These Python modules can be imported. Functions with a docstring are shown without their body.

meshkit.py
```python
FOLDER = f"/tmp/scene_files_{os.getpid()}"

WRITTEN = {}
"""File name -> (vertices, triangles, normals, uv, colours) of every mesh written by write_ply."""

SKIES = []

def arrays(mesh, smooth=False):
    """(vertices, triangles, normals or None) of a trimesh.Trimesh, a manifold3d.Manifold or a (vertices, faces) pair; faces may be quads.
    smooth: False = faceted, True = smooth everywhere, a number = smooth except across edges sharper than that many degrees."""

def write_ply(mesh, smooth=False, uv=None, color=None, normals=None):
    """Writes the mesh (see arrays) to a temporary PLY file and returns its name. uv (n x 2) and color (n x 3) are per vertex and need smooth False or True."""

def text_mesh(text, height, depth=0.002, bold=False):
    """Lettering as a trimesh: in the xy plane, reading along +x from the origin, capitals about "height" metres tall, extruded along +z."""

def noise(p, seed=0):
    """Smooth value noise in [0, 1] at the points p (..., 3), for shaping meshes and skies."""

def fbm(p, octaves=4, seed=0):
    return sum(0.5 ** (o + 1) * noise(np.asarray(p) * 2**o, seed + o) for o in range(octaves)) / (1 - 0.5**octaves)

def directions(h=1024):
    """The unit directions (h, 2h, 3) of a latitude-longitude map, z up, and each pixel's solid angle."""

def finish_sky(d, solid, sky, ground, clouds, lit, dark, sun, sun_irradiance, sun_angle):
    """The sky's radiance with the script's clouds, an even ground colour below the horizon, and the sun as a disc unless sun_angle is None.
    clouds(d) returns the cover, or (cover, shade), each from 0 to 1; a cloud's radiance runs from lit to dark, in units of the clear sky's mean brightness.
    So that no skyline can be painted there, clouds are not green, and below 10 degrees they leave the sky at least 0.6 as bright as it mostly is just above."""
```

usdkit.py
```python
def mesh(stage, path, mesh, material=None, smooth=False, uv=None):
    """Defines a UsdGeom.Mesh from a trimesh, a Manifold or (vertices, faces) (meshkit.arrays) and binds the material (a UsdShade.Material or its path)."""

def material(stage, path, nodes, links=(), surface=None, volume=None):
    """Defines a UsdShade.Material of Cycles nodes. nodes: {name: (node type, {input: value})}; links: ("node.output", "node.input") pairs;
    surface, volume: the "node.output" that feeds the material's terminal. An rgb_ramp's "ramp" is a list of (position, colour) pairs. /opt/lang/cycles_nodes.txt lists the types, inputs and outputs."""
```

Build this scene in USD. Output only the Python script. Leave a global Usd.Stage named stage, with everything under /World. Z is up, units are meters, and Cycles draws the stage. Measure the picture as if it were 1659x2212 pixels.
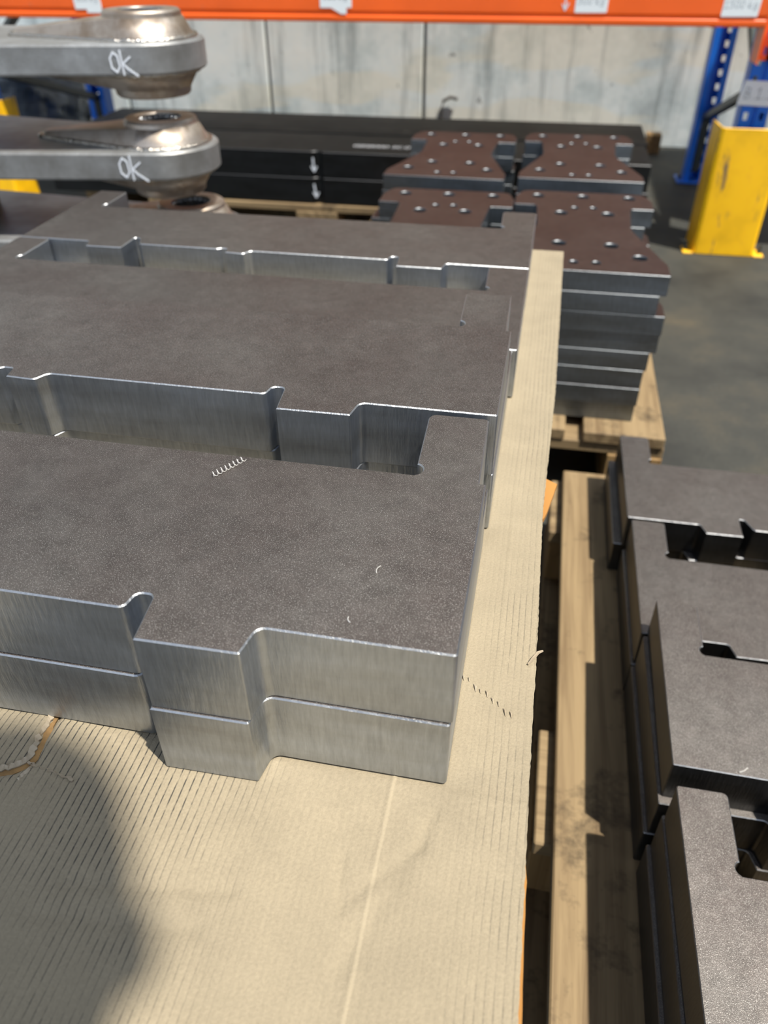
import math, random
import numpy as np, trimesh, shapely, manifold3d, mapbox_earcut
from shapely.geometry import Polygon, Point, LineString, box as sbox
from shapely.ops import unary_union
import usdkit, meshkit
from pxr import Usd, UsdGeom, UsdLux, UsdShade, Gf, Sdf

random.seed(7)
rng = np.random.default_rng(7)
stage = Usd.Stage.CreateInMemory()
UsdGeom.SetStageUpAxis(stage, 'Z')
UsdGeom.Xform.Define(stage, '/World')
UsdGeom.Scope.Define(stage, '/World/Looks')

# ------------------------------------------------------------------ camera, sky, sun, exposure
HC = 0.891                                    # height of the phone camera over the floor
cam = UsdGeom.Camera.Define(stage, '/World/camera')
cam.CreateHorizontalApertureAttr(36.0)
cam.CreateVerticalApertureAttr(36.0 * 2212 / 1659)
cam.CreateFocalLengthAttr(36.0 * 1661 / 1659)
cam.CreateFStopAttr(10.0)
cam.CreateFocusDistanceAttr(0.47)
cam.CreateClippingRangeAttr(Gf.Vec2f(0.01, 200))
cam.CreateExposureAttr(0.2)
R_, U_, B_ = ((0.9805548, 0.1961540, -0.0059865), (-0.1148278, 0.5982170, 0.7930643), (0.1591439, -0.7769556, 0.6091085))
cam.AddTransformOp().Set(Gf.Matrix4d(*R_, 0, *U_, 0, *B_, 0, 0, 0, HC, 1))

SUN_TO = np.array([0.857 * math.cos(math.radians(67)), -0.515 * math.cos(math.radians(67)), math.sin(math.radians(67))])
SUN_TO /= np.linalg.norm(SUN_TO)
sun = UsdLux.DistantLight.Define(stage, '/World/sun')
sun.CreateAngleAttr(1.1); sun.CreateNormalizeAttr(True); sun.CreateIntensityAttr(1.54); sun.CreateColorAttr(Gf.Vec3f(1.0, 0.93, 0.82))
_z = Gf.Vec3d(*SUN_TO); _x = Gf.Cross(Gf.Vec3d(0, 0, 1), _z).GetNormalized(); _y = Gf.Cross(_z, _x)
sun.AddTransformOp().Set(Gf.Matrix4d(*_x, 0, *_y, 0, *_z, 0, 0, 0, 10, 1))
sky_m = usdkit.material(stage, '/World/Looks/sky', {
    "s": ("sky_texture", {"sky_type": "multiple_scattering", "sun_disc": False, "sun_elevation": math.radians(67), "sun_rotation": math.radians(121), "aerosol_density": 2.5}),
    "h": ("hsv", {"saturation": 0.5, "value": 1.0}),
    "b": ("background_shader", {"strength": 0.086})}, [("s.color", "h.color"), ("h.color", "b.color")], surface="b.background")
sky = UsdLux.DomeLight.Define(stage, '/World/sky_light')
UsdShade.MaterialBindingAPI.Apply(sky.GetPrim()).Bind(sky_m)

# ------------------------------------------------------------------ helpers: prims
used = {}
def numbered(path):
    n = used.get(path, 0); used[path] = n + 1
    return path if n == 0 else '%s_%03d' % (path, n)
def tag(p, label=None, cat=None, group=None, kind=None):
    p = p.GetPrim() if hasattr(p, 'GetPrim') else p
    for k, v in (('label', label), ('category', cat), ('group', group), ('kind', kind)):
        if v: p.SetCustomDataByKey(k, v)
    return p
def obj(name, mesh, mat, parent=None, smooth=False, label=None, cat=None, group=None, kind=None):
    path = numbered((str(parent.GetPath()) if parent else '/World') + '/' + name)
    vn = getattr(mesh, 'metadata', {}).get('vn')
    vn = vn if vn is not None and len(vn) == len(mesh.vertices) else None
    m = usdkit.mesh(stage, path, mesh, mat, False if vn is not None else smooth)
    if vn is not None:
        m.CreateNormalsAttr([Gf.Vec3f(*map(float, x)) for x in vn]); m.SetNormalsInterpolation('vertex')
    return tag(m.GetPrim(), label, cat, group, kind)
def thing(name, label, cat, loc=(0, 0, 0), rotz=0.0, group=None, kind=None):
    x = UsdGeom.Xform.Define(stage, numbered('/World/' + name))
    x.AddTranslateOp().Set(Gf.Vec3d(*map(float, loc))); x.AddRotateZOp().Set(float(rotz))
    return tag(x.GetPrim(), label, cat, group, kind)
def dup(src, label, loc, rotz=0.0, group=None):
    was = src.GetCustomData()
    r = thing(src.GetName().rstrip('0123456789').rstrip('_'), label, was['category'], loc, rotz, group or was.get('group'))
    r.GetReferences().AddInternalReference(src.GetPath()); r.SetInstanceable(True)
    return r

# ------------------------------------------------------------------ helpers: shapes
def cat(*ms):
    r = trimesh.util.concatenate([m for m in ms]); r.metadata.pop('vn', None)
    return r
def cbox(x0, y0, z0, x1, y1, z1, c=0.0015):
    """a box with chamfered edges"""
    pts = []
    for sx in (0, 1):
        for sy in (0, 1):
            for sz in (0, 1):
                p = np.array([(x0, x1)[sx], (y0, y1)[sy], (z0, z1)[sz]], float)
                d = np.array([1 - 2 * sx, 1 - 2 * sy, 1 - 2 * sz]) * c
                for k in range(3):
                    q = d.copy(); q[k] = 0; pts.append(p + q)
    return trimesh.convex.convex_hull(np.array(pts))
def bar(p, q, w, h, c=0.001):
    """a chamfered bar from p to q, w wide and h high across"""
    p, q = np.array(p, float), np.array(q, float); L = np.linalg.norm(q - p)
    m = cbox(0, -w / 2, -h / 2, L, w / 2, h / 2, c)
    x = (q - p) / L; up = np.array([0, 0, 1.0]) if abs(x[2]) < .95 else np.array([0, 1.0, 0])
    y = np.cross(up, x); y /= np.linalg.norm(y); z = np.cross(x, y)
    T = np.eye(4); T[:3, 0], T[:3, 1], T[:3, 2], T[:3, 3] = x, y, z, p
    m.apply_transform(T); return m
def tube(pts, r, n=8):
    p = np.asarray(pts, float); t = np.gradient(p, axis=0); t /= np.linalg.norm(t, axis=1, keepdims=True) + 1e-12
    r = np.broadcast_to(r, (len(p),))
    a = np.cross(t, np.where(np.abs(t[:, 2:]) < .9, [0, 0, 1.0], [1.0, 0, 0])); a /= np.linalg.norm(a, axis=1, keepdims=True)
    b = np.cross(t, a); k = np.arange(n) * 2 * np.pi / n
    v = (p[:, None] + r[:, None, None] * (np.cos(k)[None, :, None] * a[:, None] + np.sin(k)[None, :, None] * b[:, None])).reshape(-1, 3)
    f = []
    for i in range(len(p) - 1):
        for j in range(n):
            A, B = i * n + j, i * n + (j + 1) % n
            f += [[A, B, B + n], [A, B + n, A + n]]
    v = np.vstack([v, p[0], p[-1]]); e = len(p) * n
    for j in range(n):
        f.append([e, (j + 1) % n, j]); f.append([e + 1, e - n + j, e - n + (j + 1) % n])
    return trimesh.Trimesh(v, f, process=False)
def lathe(prof, n=48, loc=(0, 0, 0)):
    """revolve (r, z) pairs about z, an open profile run from bottom inside out to top"""
    p = np.array(prof, float); a = np.arange(n) * 2 * np.pi / n
    v = np.stack([p[None, :, 0] * np.cos(a)[:, None], p[None, :, 0] * np.sin(a)[:, None], np.broadcast_to(p[:, 1], (n, len(p)))], -1).reshape(-1, 3)
    m = len(p); f = []
    for i in range(n):
        for j in range(m - 1):
            A, B = i * m + j, ((i + 1) % n) * m + j
            f += [[A, B, B + 1], [A, B + 1, A + 1]]
    return trimesh.Trimesh(v + np.array(loc), f, process=False)
def rounded(pts):
    """a closed polygon from (x, y, radius) corners"""
    out, n = [], len(pts)
    for i in range(n):
        p0, p1, p2 = (np.array(pts[(i + d) % n][:2], float) for d in (-1, 0, 1)); r = pts[i][2] if len(pts[i]) > 2 else 0
        a, b = p0 - p1, p2 - p1; la, lb = np.linalg.norm(a), np.linalg.norm(b); a /= la; b /= lb
        ang = math.acos(np.clip(a @ b, -1, 1))
        if r <= 0 or ang > 3.1:
            out.append(p1); continue
        d = min(r / math.tan(ang / 2), .48 * la, .48 * lb); rr = d * math.tan(ang / 2)
        c = p1 + (a + b) / np.linalg.norm(a + b) * rr / math.sin(ang / 2)
        s, e = p1 + a * d - c, p1 + b * d - c
        t0 = math.atan2(s[1], s[0]); dt = (math.atan2(e[1], e[0]) - t0 + math.pi) % (2 * math.pi) - math.pi
        k = max(2, int(abs(dt) / .25) + 1)
        out += [c + rr * np.array([math.cos(t0 + dt * u), math.sin(t0 + dt * u)]) for u in np.linspace(0, 1, k + 1)]
    return Polygon(out).buffer(0)
def ring_pts(r):
    p = np.array(r.coords)[:-1, :2]
    keep = np.linalg.norm(p - np.roll(p, 1, 0), axis=1) > 1e-6
    return p[keep]
def cap_tris(p, counts):
    """constrained Delaunay triangles of a ring with holes (no long slivers)"""
    c = np.cumsum([0] + counts); rings = [p[a:b] for a, b in zip(c, c[1:])]
    look = {(round(x * 1e8), round(y * 1e8)): i for i, (x, y) in enumerate(p)}
    out, q = [], Polygon(rings[0], rings[1:])
    if not q.is_valid:
        return mapbox_earcut.triangulate_float64(np.ascontiguousarray(p), c[1:].astype(np.uint32)).reshape(-1, 3)
    for g in shapely.constrained_delaunay_triangles(q).geoms:
        k = [look[(round(x * 1e8), round(y * 1e8))] for x, y in list(g.exterior.coords)[:3]]; out.append(k)
    return np.array(out)
def slab(poly, z0, z1, c=0.0012, ch=None):
    """extrude a polygon (with holes) between z0 and z1; its edges top and bottom carry a chamfer c, its holes a chamfer ch.
    Walls are shaded smooth round bends of less than 25 degrees, caps flat"""
    poly = shapely.geometry.polygon.orient(poly.simplify(2e-5), 1.0); V, N, F, caps = [], [], [], [[], []]; off = 0
    for ri, r in enumerate([poly.exterior] + list(poly.interiors)):
        p = ring_pts(r); n = len(p); cc = c if ri == 0 or ch is None else ch
        d = np.roll(p, -1, 0) - p; d /= np.linalg.norm(d, axis=1, keepdims=True)
        nr = np.stack([d[:, 1], -d[:, 0]], 1); pn = np.roll(nr, 1, 0)
        mit = nr + pn; mit /= np.maximum((mit * nr).sum(1, keepdims=True), .45); q = p - mit * cc
        av = nr + pn; av /= np.linalg.norm(av, axis=1, keepdims=True) + 1e-9; soft = ((nr * pn).sum(1) > math.cos(math.radians(25)))[:, None]
        nl = np.where(soft, av, nr); nrt = np.where(np.roll(soft, -1, 0), np.roll(av, -1, 0), nr)
        lay = [np.column_stack([g, np.full(n, z)]) for z, g in ((z0, q), (z0 + cc, p), (z1 - cc, p), (z1, q))]
        for l, tz in ((0, -1.0), (1, 0.0), (2, 1.0)):
            A, B, C, D = lay[l], np.roll(lay[l], -1, 0), np.roll(lay[l + 1], -1, 0), lay[l + 1]
            V += [A, B, C, D]; k = off + np.arange(n)
            for m in (nl, nrt, nrt, nl):
                w = np.column_stack([m, np.full(n, tz)]); N.append(w / np.linalg.norm(w, axis=1, keepdims=True))
            F += [np.column_stack([k, k + n, k + 2 * n]), np.column_stack([k, k + 2 * n, k + 3 * n])]; off += 4 * n
        caps[0].append(lay[0]); caps[1].append(lay[3])
    for side, cp in enumerate(caps):
        pts = np.vstack(cp); t = cap_tris(pts[:, :2], [len(x) for x in cp])
        a, b = pts[t[:, 1], :2] - pts[t[:, 0], :2], pts[t[:, 2], :2] - pts[t[:, 0], :2]
        t = np.where(((a[:, 0] * b[:, 1] - a[:, 1] * b[:, 0]) > 0)[:, None] == bool(side), t, t[:, ::-1]).astype(int) + off
        V.append(pts); N.append(np.tile([0, 0, 1.0 if side else -1.0], (len(pts), 1))); F.append(t); off += len(pts)
    m = trimesh.Trimesh(np.vstack(V), np.vstack(F), process=False); m.metadata['vn'] = np.vstack(N)
    return m
def moved(m, loc=(0, 0, 0), T=None):
    m = m.copy()
    if T is not None:
        m.apply_transform(T)
        if 'vn' in m.metadata: m.metadata['vn'] = m.metadata['vn'] @ np.asarray(T)[:3, :3].T
    m.apply_translation(loc); return m
def frame_T(x, y, o=(0, 0, 0)):
    T = np.eye(4); x, y = np.array(x, float), np.array(y, float); x /= np.linalg.norm(x); y /= np.linalg.norm(y)
    T[:3, 0], T[:3, 1], T[:3, 2], T[:3, 3] = x, y, np.cross(x, y), o
    return T
FACE = ((1, 0, 0), (0, 0, 1))                 # drawing laid on a wall that faces the camera (-y)
G = {'0': [[(.3, 0), (.05, .2), (.05, .8), (.3, 1), (.55, .8), (.55, .2), (.3, 0)]], '1': [[(.1, .75), (.35, 1), (.35, 0)], [(.1, 0), (.6, 0)]],
     '2': [[(.05, .8), (.3, 1), (.55, .75), (.05, 0), (.6, 0)]], '5': [[(.55, 1), (.12, 1), (.08, .58), (.4, .6), (.55, .3), (.35, 0), (.05, .08)]],
     'k': [[(.08, 1), (.08, 0)], [(.5, .62), (.1, .3), (.55, 0)]], 'g': [[(.5, .6), (.2, .62), (.08, .3), (.25, .05), (.48, .25), (.5, .6), (.48, -.2), (.1, -.25)]],
     'B': [[(.08, 0), (.08, 1), (.45, .95), (.48, .6), (.1, .52), (.55, .4), (.5, .05), (.08, 0)]], '.': [[(.1, 0), (.14, .05)]], '-': [[(.05, .4), (.4, .4)]],
     'S': [[(.55, .85), (.3, 1), (.08, .8), (.5, .3), (.3, 0), (.05, .15)]], 'C': [[(.55, .85), (.3, 1), (.06, .6), (.1, .2), (.35, 0), (.58, .15)]],
     'O': [[(.32, 0), (.08, .25), (.06, .7), (.28, 1), (.5, .75), (.52, .3), (.32, 0)]], ' ': []}
def strokes(lines, w):
    g = unary_union([LineString(l).buffer(w / 2, quad_segs=3) for l in lines])
    return g.simplify(w * .08)
def flat(geom, depth):
    return cat(*[trimesh.creation.extrude_polygon(g, depth, engine='earcut') for g in getattr(geom, 'geoms', [geom])])
def hand(text, h, w, depth=.0006, adv=.72, slant=.08):
    ls, x = [], 0.0
    for ch in text:
        for l in G[ch]: ls.append([((px + x + slant * py) * h, py * h) for px, py in l])
        x += adv if ch not in '. ' else .35
    return flat(strokes(ls, w), depth)

# ------------------------------------------------------------------ materials
def mat(name, nodes, links, surface='p.BSDF'):
    return usdkit.material(stage, '/World/Looks/' + name, nodes, links, surface=surface)
def steel(name, tone_a, tone_b, side=(.41, .445, .50), speck=1.0, side_rough=.40, edge=(.44, .46, .48)):
    """flame-cut plate: mill scale on the flat faces, ground bare steel on the cut sides and edges"""
    n = {"g": ("geometry", {}), "s": ("separate_xyz", {}), "ab": ("math", {"math_type": "absolute"}),
         "top": ("map_range", {"from_min": .88, "from_max": .95, "clamp": True}),
         "edge": ("map_range", {"from_min": .25, "from_max": .5, "clamp": True}),
         "big": ("noise_texture", {"scale": 9.0, "detail": 5.0, "roughness": .6}), "bigr": ("rgb_ramp", {"ramp": [(.36, tone_a), (.66, tone_b)]}),
         "mid": ("noise_texture", {"scale": 70.0, "detail": 6.0, "roughness": .7}), "midr": ("rgb_ramp", {"ramp": [(.3, (.78,) * 3), (.7, (1.18,) * 3)]}),
         "mul": ("mix", {"mix_type": "multiply", "fac": 1.0}),
         "fine": ("noise_texture", {"scale": 1900.0, "detail": 3.0, "roughness": .65}),
         "vor": ("noise_texture", {"scale": 2300.0, "detail": 1.0}), "spk": ("rgb_ramp", {"ramp": [(.625, (0, 0, 0)), (.68, (1, 1, 1))]}),
         "spkf": ("math", {"math_type": "multiply", "value2": .55 * speck}),
         "tc": ("mix", {"color2": (.80, .78, .73)}),
         "map": ("mapping", {"scale": (420, 420, 60)}), "brush": ("noise_texture", {"scale": 1.0, "detail": 4.0, "roughness": .6}),
         "map2": ("mapping", {"scale": (7, 7, 34)}), "blot": ("noise_texture", {"scale": 1.0, "detail": 5.0, "roughness": .6}),
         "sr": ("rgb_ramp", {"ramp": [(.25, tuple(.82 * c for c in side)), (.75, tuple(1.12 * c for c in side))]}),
         "br": ("rgb_ramp", {"ramp": [(.3, (.80, .78, .74)), (.65, (1.06, 1.07, 1.08))]}), "sm": ("mix", {"mix_type": "multiply", "fac": 1.0}),
         "sc": ("mix", {"color2": edge}), "col": ("mix", {}),
         "met0": ("mix_float", {"a": 1.0, "b": .88}), "rgh": ("mix_float", {"a": side_rough, "b": .44}),
         "rb": ("math", {"math_type": "multiply_add", "value2": .16, "value3": -.08}), "ra": ("math", {"math_type": "add"}),
         "bh": ("mix_float", {}), "bump": ("bump", {"strength": .38, "distance": .0012}),
         "p": ("principled_bsdf", {})}
    l = [("g.true_normal", "s.vector"), ("s.z", "ab.value1"), ("ab.value", "top.value"), ("ab.value", "edge.value"),
         ("g.position", "big.vector"), ("g.position", "mid.vector"), ("g.position", "fine.vector"), ("g.position", "vor.vector"),
         ("big.fac", "bigr.fac"), ("mid.fac", "midr.fac"), ("bigr.color", "mul.color1"), ("midr.color", "mul.color2"),
         ("vor.fac", "spk.fac"), ("spk.color", "spkf.value1"), ("spkf.value", "tc.fac"), ("mul.color", "tc.color1"),
         ("g.position", "map.vector"), ("map.vector", "brush.vector"), ("brush.fac", "sr.fac"), ("g.position", "map2.vector"), ("map2.vector", "blot.vector"), ("blot.fac", "br.fac"),
         ("sr.color", "sm.color1"), ("br.color", "sm.color2"), ("sm.color", "sc.color1"), ("edge.result", "sc.fac"),
         ("sc.color", "col.color1"), ("tc.color", "col.color2"), ("top.result", "col.fac"), ("col.color", "p.base_color"),
         ("top.result", "met0.fac"), ("met0.result", "p.metallic"), ("top.result", "rgh.fac"),
         ("blot.fac", "rb.value1"), ("rgh.result", "ra.value1"), ("rb.value", "ra.value2"), ("ra.value", "p.roughness"),
         ("top.result", "bh.fac"), ("brush.fac", "bh.a"), ("fine.fac", "bh.b"), ("bh.result", "bump.height"), ("bump.normal", "p.normal")]
    return mat(name, n, l)
def painted(name, color, rough=.4, worn=None, scale=25.0, lo=.58, hi=.68, metallic=0.0):
    worn = worn or tuple(.6 * c for c in color)
    return mat(name, {"g": ("geometry", {}), "n": ("noise_texture", {"scale": scale, "detail": 7.0, "roughness": .65}), "r": ("rgb_ramp", {"ramp": [(lo, color), (hi, worn)]}),
                      "n2": ("noise_texture", {"scale": 4.0, "detail": 3.0}), "r2": ("rgb_ramp", {"ramp": [(.3, (.86,) * 3), (.7, (1.08,) * 3)]}), "m": ("mix", {"mix_type": "multiply", "fac": 1.0}),
                      "p": ("principled_bsdf", {"roughness": rough, "metallic": metallic})},
               [("g.position", "n.vector"), ("n.fac", "r.fac"), ("g.position", "n2.vector"), ("n2.fac", "r2.fac"), ("r.color", "m.color1"), ("r2.color", "m.color2"), ("m.color", "p.base_color")])
def wood(name, axis, a=(.335, .24, .125), b=(.19, .125, .06)):
    sc = {'x': (3, 60, 60), 'y': (60, 3, 60), 'z': (60, 60, 3)}[axis]
    return mat(name, {"g": ("geometry", {}), "mp": ("mapping", {"scale": sc}), "n": ("noise_texture", {"scale": 1.0, "detail": 6.0, "roughness": .6, "distortion": .6}), "r": ("rgb_ramp", {"ramp": [(.32, b), (.58, a), (.8, tuple(1.12 * c for c in a))]}),
                      "d": ("noise_texture", {"scale": 11.0, "detail": 5.0, "roughness": .7}), "dr": ("rgb_ramp", {"ramp": [(.33, (.20, .19, .18)), (.46, (1, 1, 1))]}),
                      "i": ("geometry", {}), "isl": ("map_range", {"to_min": .78, "to_max": 1.1}), "m": ("mix", {"mix_type": "multiply", "fac": .85}), "m2": ("mix", {"mix_type": "multiply", "fac": 1.0}),
                      "bump": ("bump", {"strength": .35, "distance": .002}), "p": ("principled_bsdf", {"roughness": .75})},
               [("g.position", "mp.vector"), ("mp.vector", "n.vector"), ("n.fac", "r.fac"), ("g.position", "d.vector"), ("d.fac", "dr.fac"), ("r.color", "m.color1"), ("dr.color", "m.color2"),
                ("i.random_per_island", "isl.value"), ("m.color", "m2.color1"), ("isl.result", "m2.color2"), ("m2.color", "p.base_color"), ("n.fac", "bump.height"), ("bump.normal", "p.normal")])

M_steel = steel('plate_steel', (.112, .094, .087), (.146, .134, .124))
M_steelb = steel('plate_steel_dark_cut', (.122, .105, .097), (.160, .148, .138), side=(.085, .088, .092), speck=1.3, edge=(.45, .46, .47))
M_flange = steel('flange_steel', (.078, .046, .039), (.10, .066, .057), side=(.21, .24, .27), speck=.5, side_rough=.42, edge=(.16, .175, .19))
M_dark = steel('dark_steel', (.008, .0078, .0078), (.014, .0135, .0132), side=(.035, .037, .039), speck=.25, side_rough=.45, edge=(.06, .062, .065))
M_forge = mat('forged_steel', {"g": ("geometry", {}), "n": ("noise_texture", {"scale": 14.0, "detail": 6.0, "roughness": .65}), "r": ("rgb_ramp", {"ramp": [(.3, (.17, .17, .165)), (.55, (.27, .28, .285)), (.75, (.38, .395, .41))]}),
        "f": ("noise_texture", {"scale": 350.0, "detail": 3.0}), "b": ("bump", {"strength": .3, "distance": .001}), "p": ("principled_bsdf", {"metallic": .55, "roughness": .45})},
        [("g.position", "n.vector"), ("n.fac", "r.fac"), ("r.color", "p.base_color"), ("g.position", "f.vector"), ("f.fac", "b.height"), ("b.normal", "p.normal")])
M_boss = painted('boss_steel', (.50, .45, .40), .44, (.30, .24, .185), 16.0, .42, .62, .9)
M_weld = mat('weld_bead', {"g": ("geometry", {}), "n": ("noise_texture", {"scale": 260.0, "detail": 2.0}), "b": ("bump", {"strength": .8, "distance": .003}), "p": ("principled_bsdf", {"base_color": (.52, .49, .44), "metallic": 1.0, "roughness": .25})},
        [("g.position", "n.vector"), ("n.fac", "b.height"), ("b.normal", "p.normal")])
M_bright = mat('bright_bore', {"p": ("principled_bsdf", {"base_color": (.75, .76, .78), "metallic": 1.0, "roughness": .2})}, [])
M_woodx, M_woody, M_woodz = wood('pallet_wood_x', 'x'), wood('pallet_wood_y', 'y'), wood('pallet_wood_z', 'z', (.40, .25, .10), (.26, .15, .055))
M_orange = painted('orange_paint', (.95, .135, .012), .33, (.75, .15, .05), 7.0, .62, .70)
M_blue = painted('blue_paint', (.004, .17, .80), .35, (.02, .10, .34), 20.0, .66, .74)
M_yellow = mat('yellow_paint', {"g": ("geometry", {}), "mp": ("mapping", {"scale": (26, 26, 6)}), "n": ("noise_texture", {"scale": 1.0, "detail": 7.0, "roughness": .68}), "r": ("rgb_ramp", {"ramp": [(.57, (1.0, .56, .006)), (.61, (.72, .40, .03)), (.66, (.26, .17, .07))]}),
        "n2": ("noise_texture", {"scale": 14.0, "detail": 4.0}), "r2": ("rgb_ramp", {"ramp": [(.3, (.84,) * 3), (.6, (1.05,) * 3)]}), "m": ("mix", {"mix_type": "multiply", "fac": 1.0}), "p": ("principled_bsdf", {"roughness": .42})},
        [("g.position", "mp.vector"), ("mp.vector", "n.vector"), ("n.fac", "r.fac"), ("g.position", "n2.vector"), ("n2.fac", "r2.fac"), ("r.color", "m.color1"), ("r2.color", "m.color2"), ("m.color", "p.base_color")])
M_black = painted('brace_steel', (.035, .045, .045), .4, (.08, .09, .09), 20.0)
M_label = mat('label_paper', {"p": ("principled_bsdf", {"base_color": (.80, .86, .88), "roughness": .45})}, [])
M_ink = mat('pencil_ink', {"p": ("principled_bsdf", {"base_color": (.40, .44, .46), "roughness": .6})}, [])
M_chalk = mat('chalk', {"p": ("principled_bsdf", {"base_color": (.66, .71, .78), "roughness": .9})}, [])
M_chalkd = mat('faded_chalk', {"p": ("principled_bsdf", {"base_color": (.32, .33, .35), "roughness": .9})}, [])
M_film = mat('stretch_film', {"g": ("geometry", {}), "n": ("noise_texture", {"scale": 7.0, "detail": 5.0, "roughness": .6}), "r": ("rgb_ramp", {"ramp": [(.3, (.015, .022, .035)), (.55, (.05, .07, .10)), (.75, (.16, .19, .22))]}),
        "b": ("bump", {"strength": .9, "distance": .03}), "p": ("principled_bsdf", {"roughness": .18})}, [("g.position", "n.vector"), ("n.fac", "r.fac"), ("r.color", "p.base_color"), ("n.fac", "b.height"), ("b.normal", "p.normal")])

# ------------------------------------------------------------------ setting: floor and concrete wall
M_floor = mat('yard_floor', {"g": ("geometry", {}), "n": ("noise_texture", {"scale": 2.6, "detail": 7.0, "roughness": .66}), "r": ("rgb_ramp", {"ramp": [(.32, (.017, .019, .018)), (.50, (.038, .040, .035)), (.60, (.055, .052, .040)), (.72, (.090, .074, .046))]}),
        "f": ("noise_texture", {"scale": 160.0, "detail": 4.0}), "fr": ("rgb_ramp", {"ramp": [(.3, (.8,) * 3), (.7, (1.15,) * 3)]}), "m": ("mix", {"mix_type": "multiply", "fac": 1.0}), "b": ("bump", {"strength": .4, "distance": .003}), "p": ("principled_bsdf", {"roughness": .7})},
        [("g.position", "n.vector"), ("n.fac", "r.fac"), ("g.position", "f.vector"), ("f.fac", "fr.fac"), ("r.color", "m.color1"), ("fr.color", "m.color2"), ("m.color", "p.base_color"), ("f.fac", "b.height"), ("b.normal", "p.normal")])
obj('floor', cbox(-7, -4, -.2, 6, 4.6, 0, .002), M_floor, label='dark grey stained concrete floor under the pallets', kind='structure')
WY = 4.28
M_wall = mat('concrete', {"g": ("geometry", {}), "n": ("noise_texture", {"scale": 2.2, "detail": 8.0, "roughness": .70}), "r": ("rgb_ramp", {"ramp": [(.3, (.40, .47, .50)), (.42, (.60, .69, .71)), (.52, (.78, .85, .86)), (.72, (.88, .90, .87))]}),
        "pm": ("mapping", {"scale": (1.1, 1.1, 4.2), "location": (.3, 0, .35)}), "pn": ("noise_texture", {"scale": 1.0, "detail": 3.0, "roughness": .45}), "pr": ("map_range", {"from_min": .52, "from_max": .56, "to_max": .42, "clamp": True}), "pc": ("mix", {"color2": (.86, .80, .63)}),  # cream patches: sunlit spots painted into the concrete colour
        "mp": ("mapping", {"scale": (14, 14, 1.2)}), "v": ("noise_texture", {"scale": 1.0, "detail": 5.0, "roughness": .65}), "vr": ("rgb_ramp", {"ramp": [(.30, (.45, .47, .48)), (.50, (1, 1, 1))]}),
        "sp": ("noise_texture", {"scale": 17.0, "detail": 3.0, "roughness": .5}), "spr": ("rgb_ramp", {"ramp": [(.24, (.10, .10, .11)), (.31, (1, 1, 1))]}),
        "m": ("mix", {"mix_type": "multiply", "fac": .9}), "m2": ("mix", {"mix_type": "multiply", "fac": .85}), "b": ("bump", {"strength": .3, "distance": .01}), "p": ("principled_bsdf", {"roughness": .6})},
        [("g.position", "n.vector"), ("n.fac", "r.fac"), ("g.position", "mp.vector"), ("mp.vector", "v.vector"), ("v.fac", "vr.fac"), ("g.position", "sp.vector"), ("sp.fac", "spr.fac"),
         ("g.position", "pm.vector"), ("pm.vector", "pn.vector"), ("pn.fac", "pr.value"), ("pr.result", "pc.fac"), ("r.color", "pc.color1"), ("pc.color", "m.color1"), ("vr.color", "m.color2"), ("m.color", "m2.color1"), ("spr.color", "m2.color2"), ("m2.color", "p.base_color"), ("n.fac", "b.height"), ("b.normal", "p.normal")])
M_joint = painted('joint_dirt', (.05, .05, .05), .8, (.14, .13, .12), 12.0, .5, .6)
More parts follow.
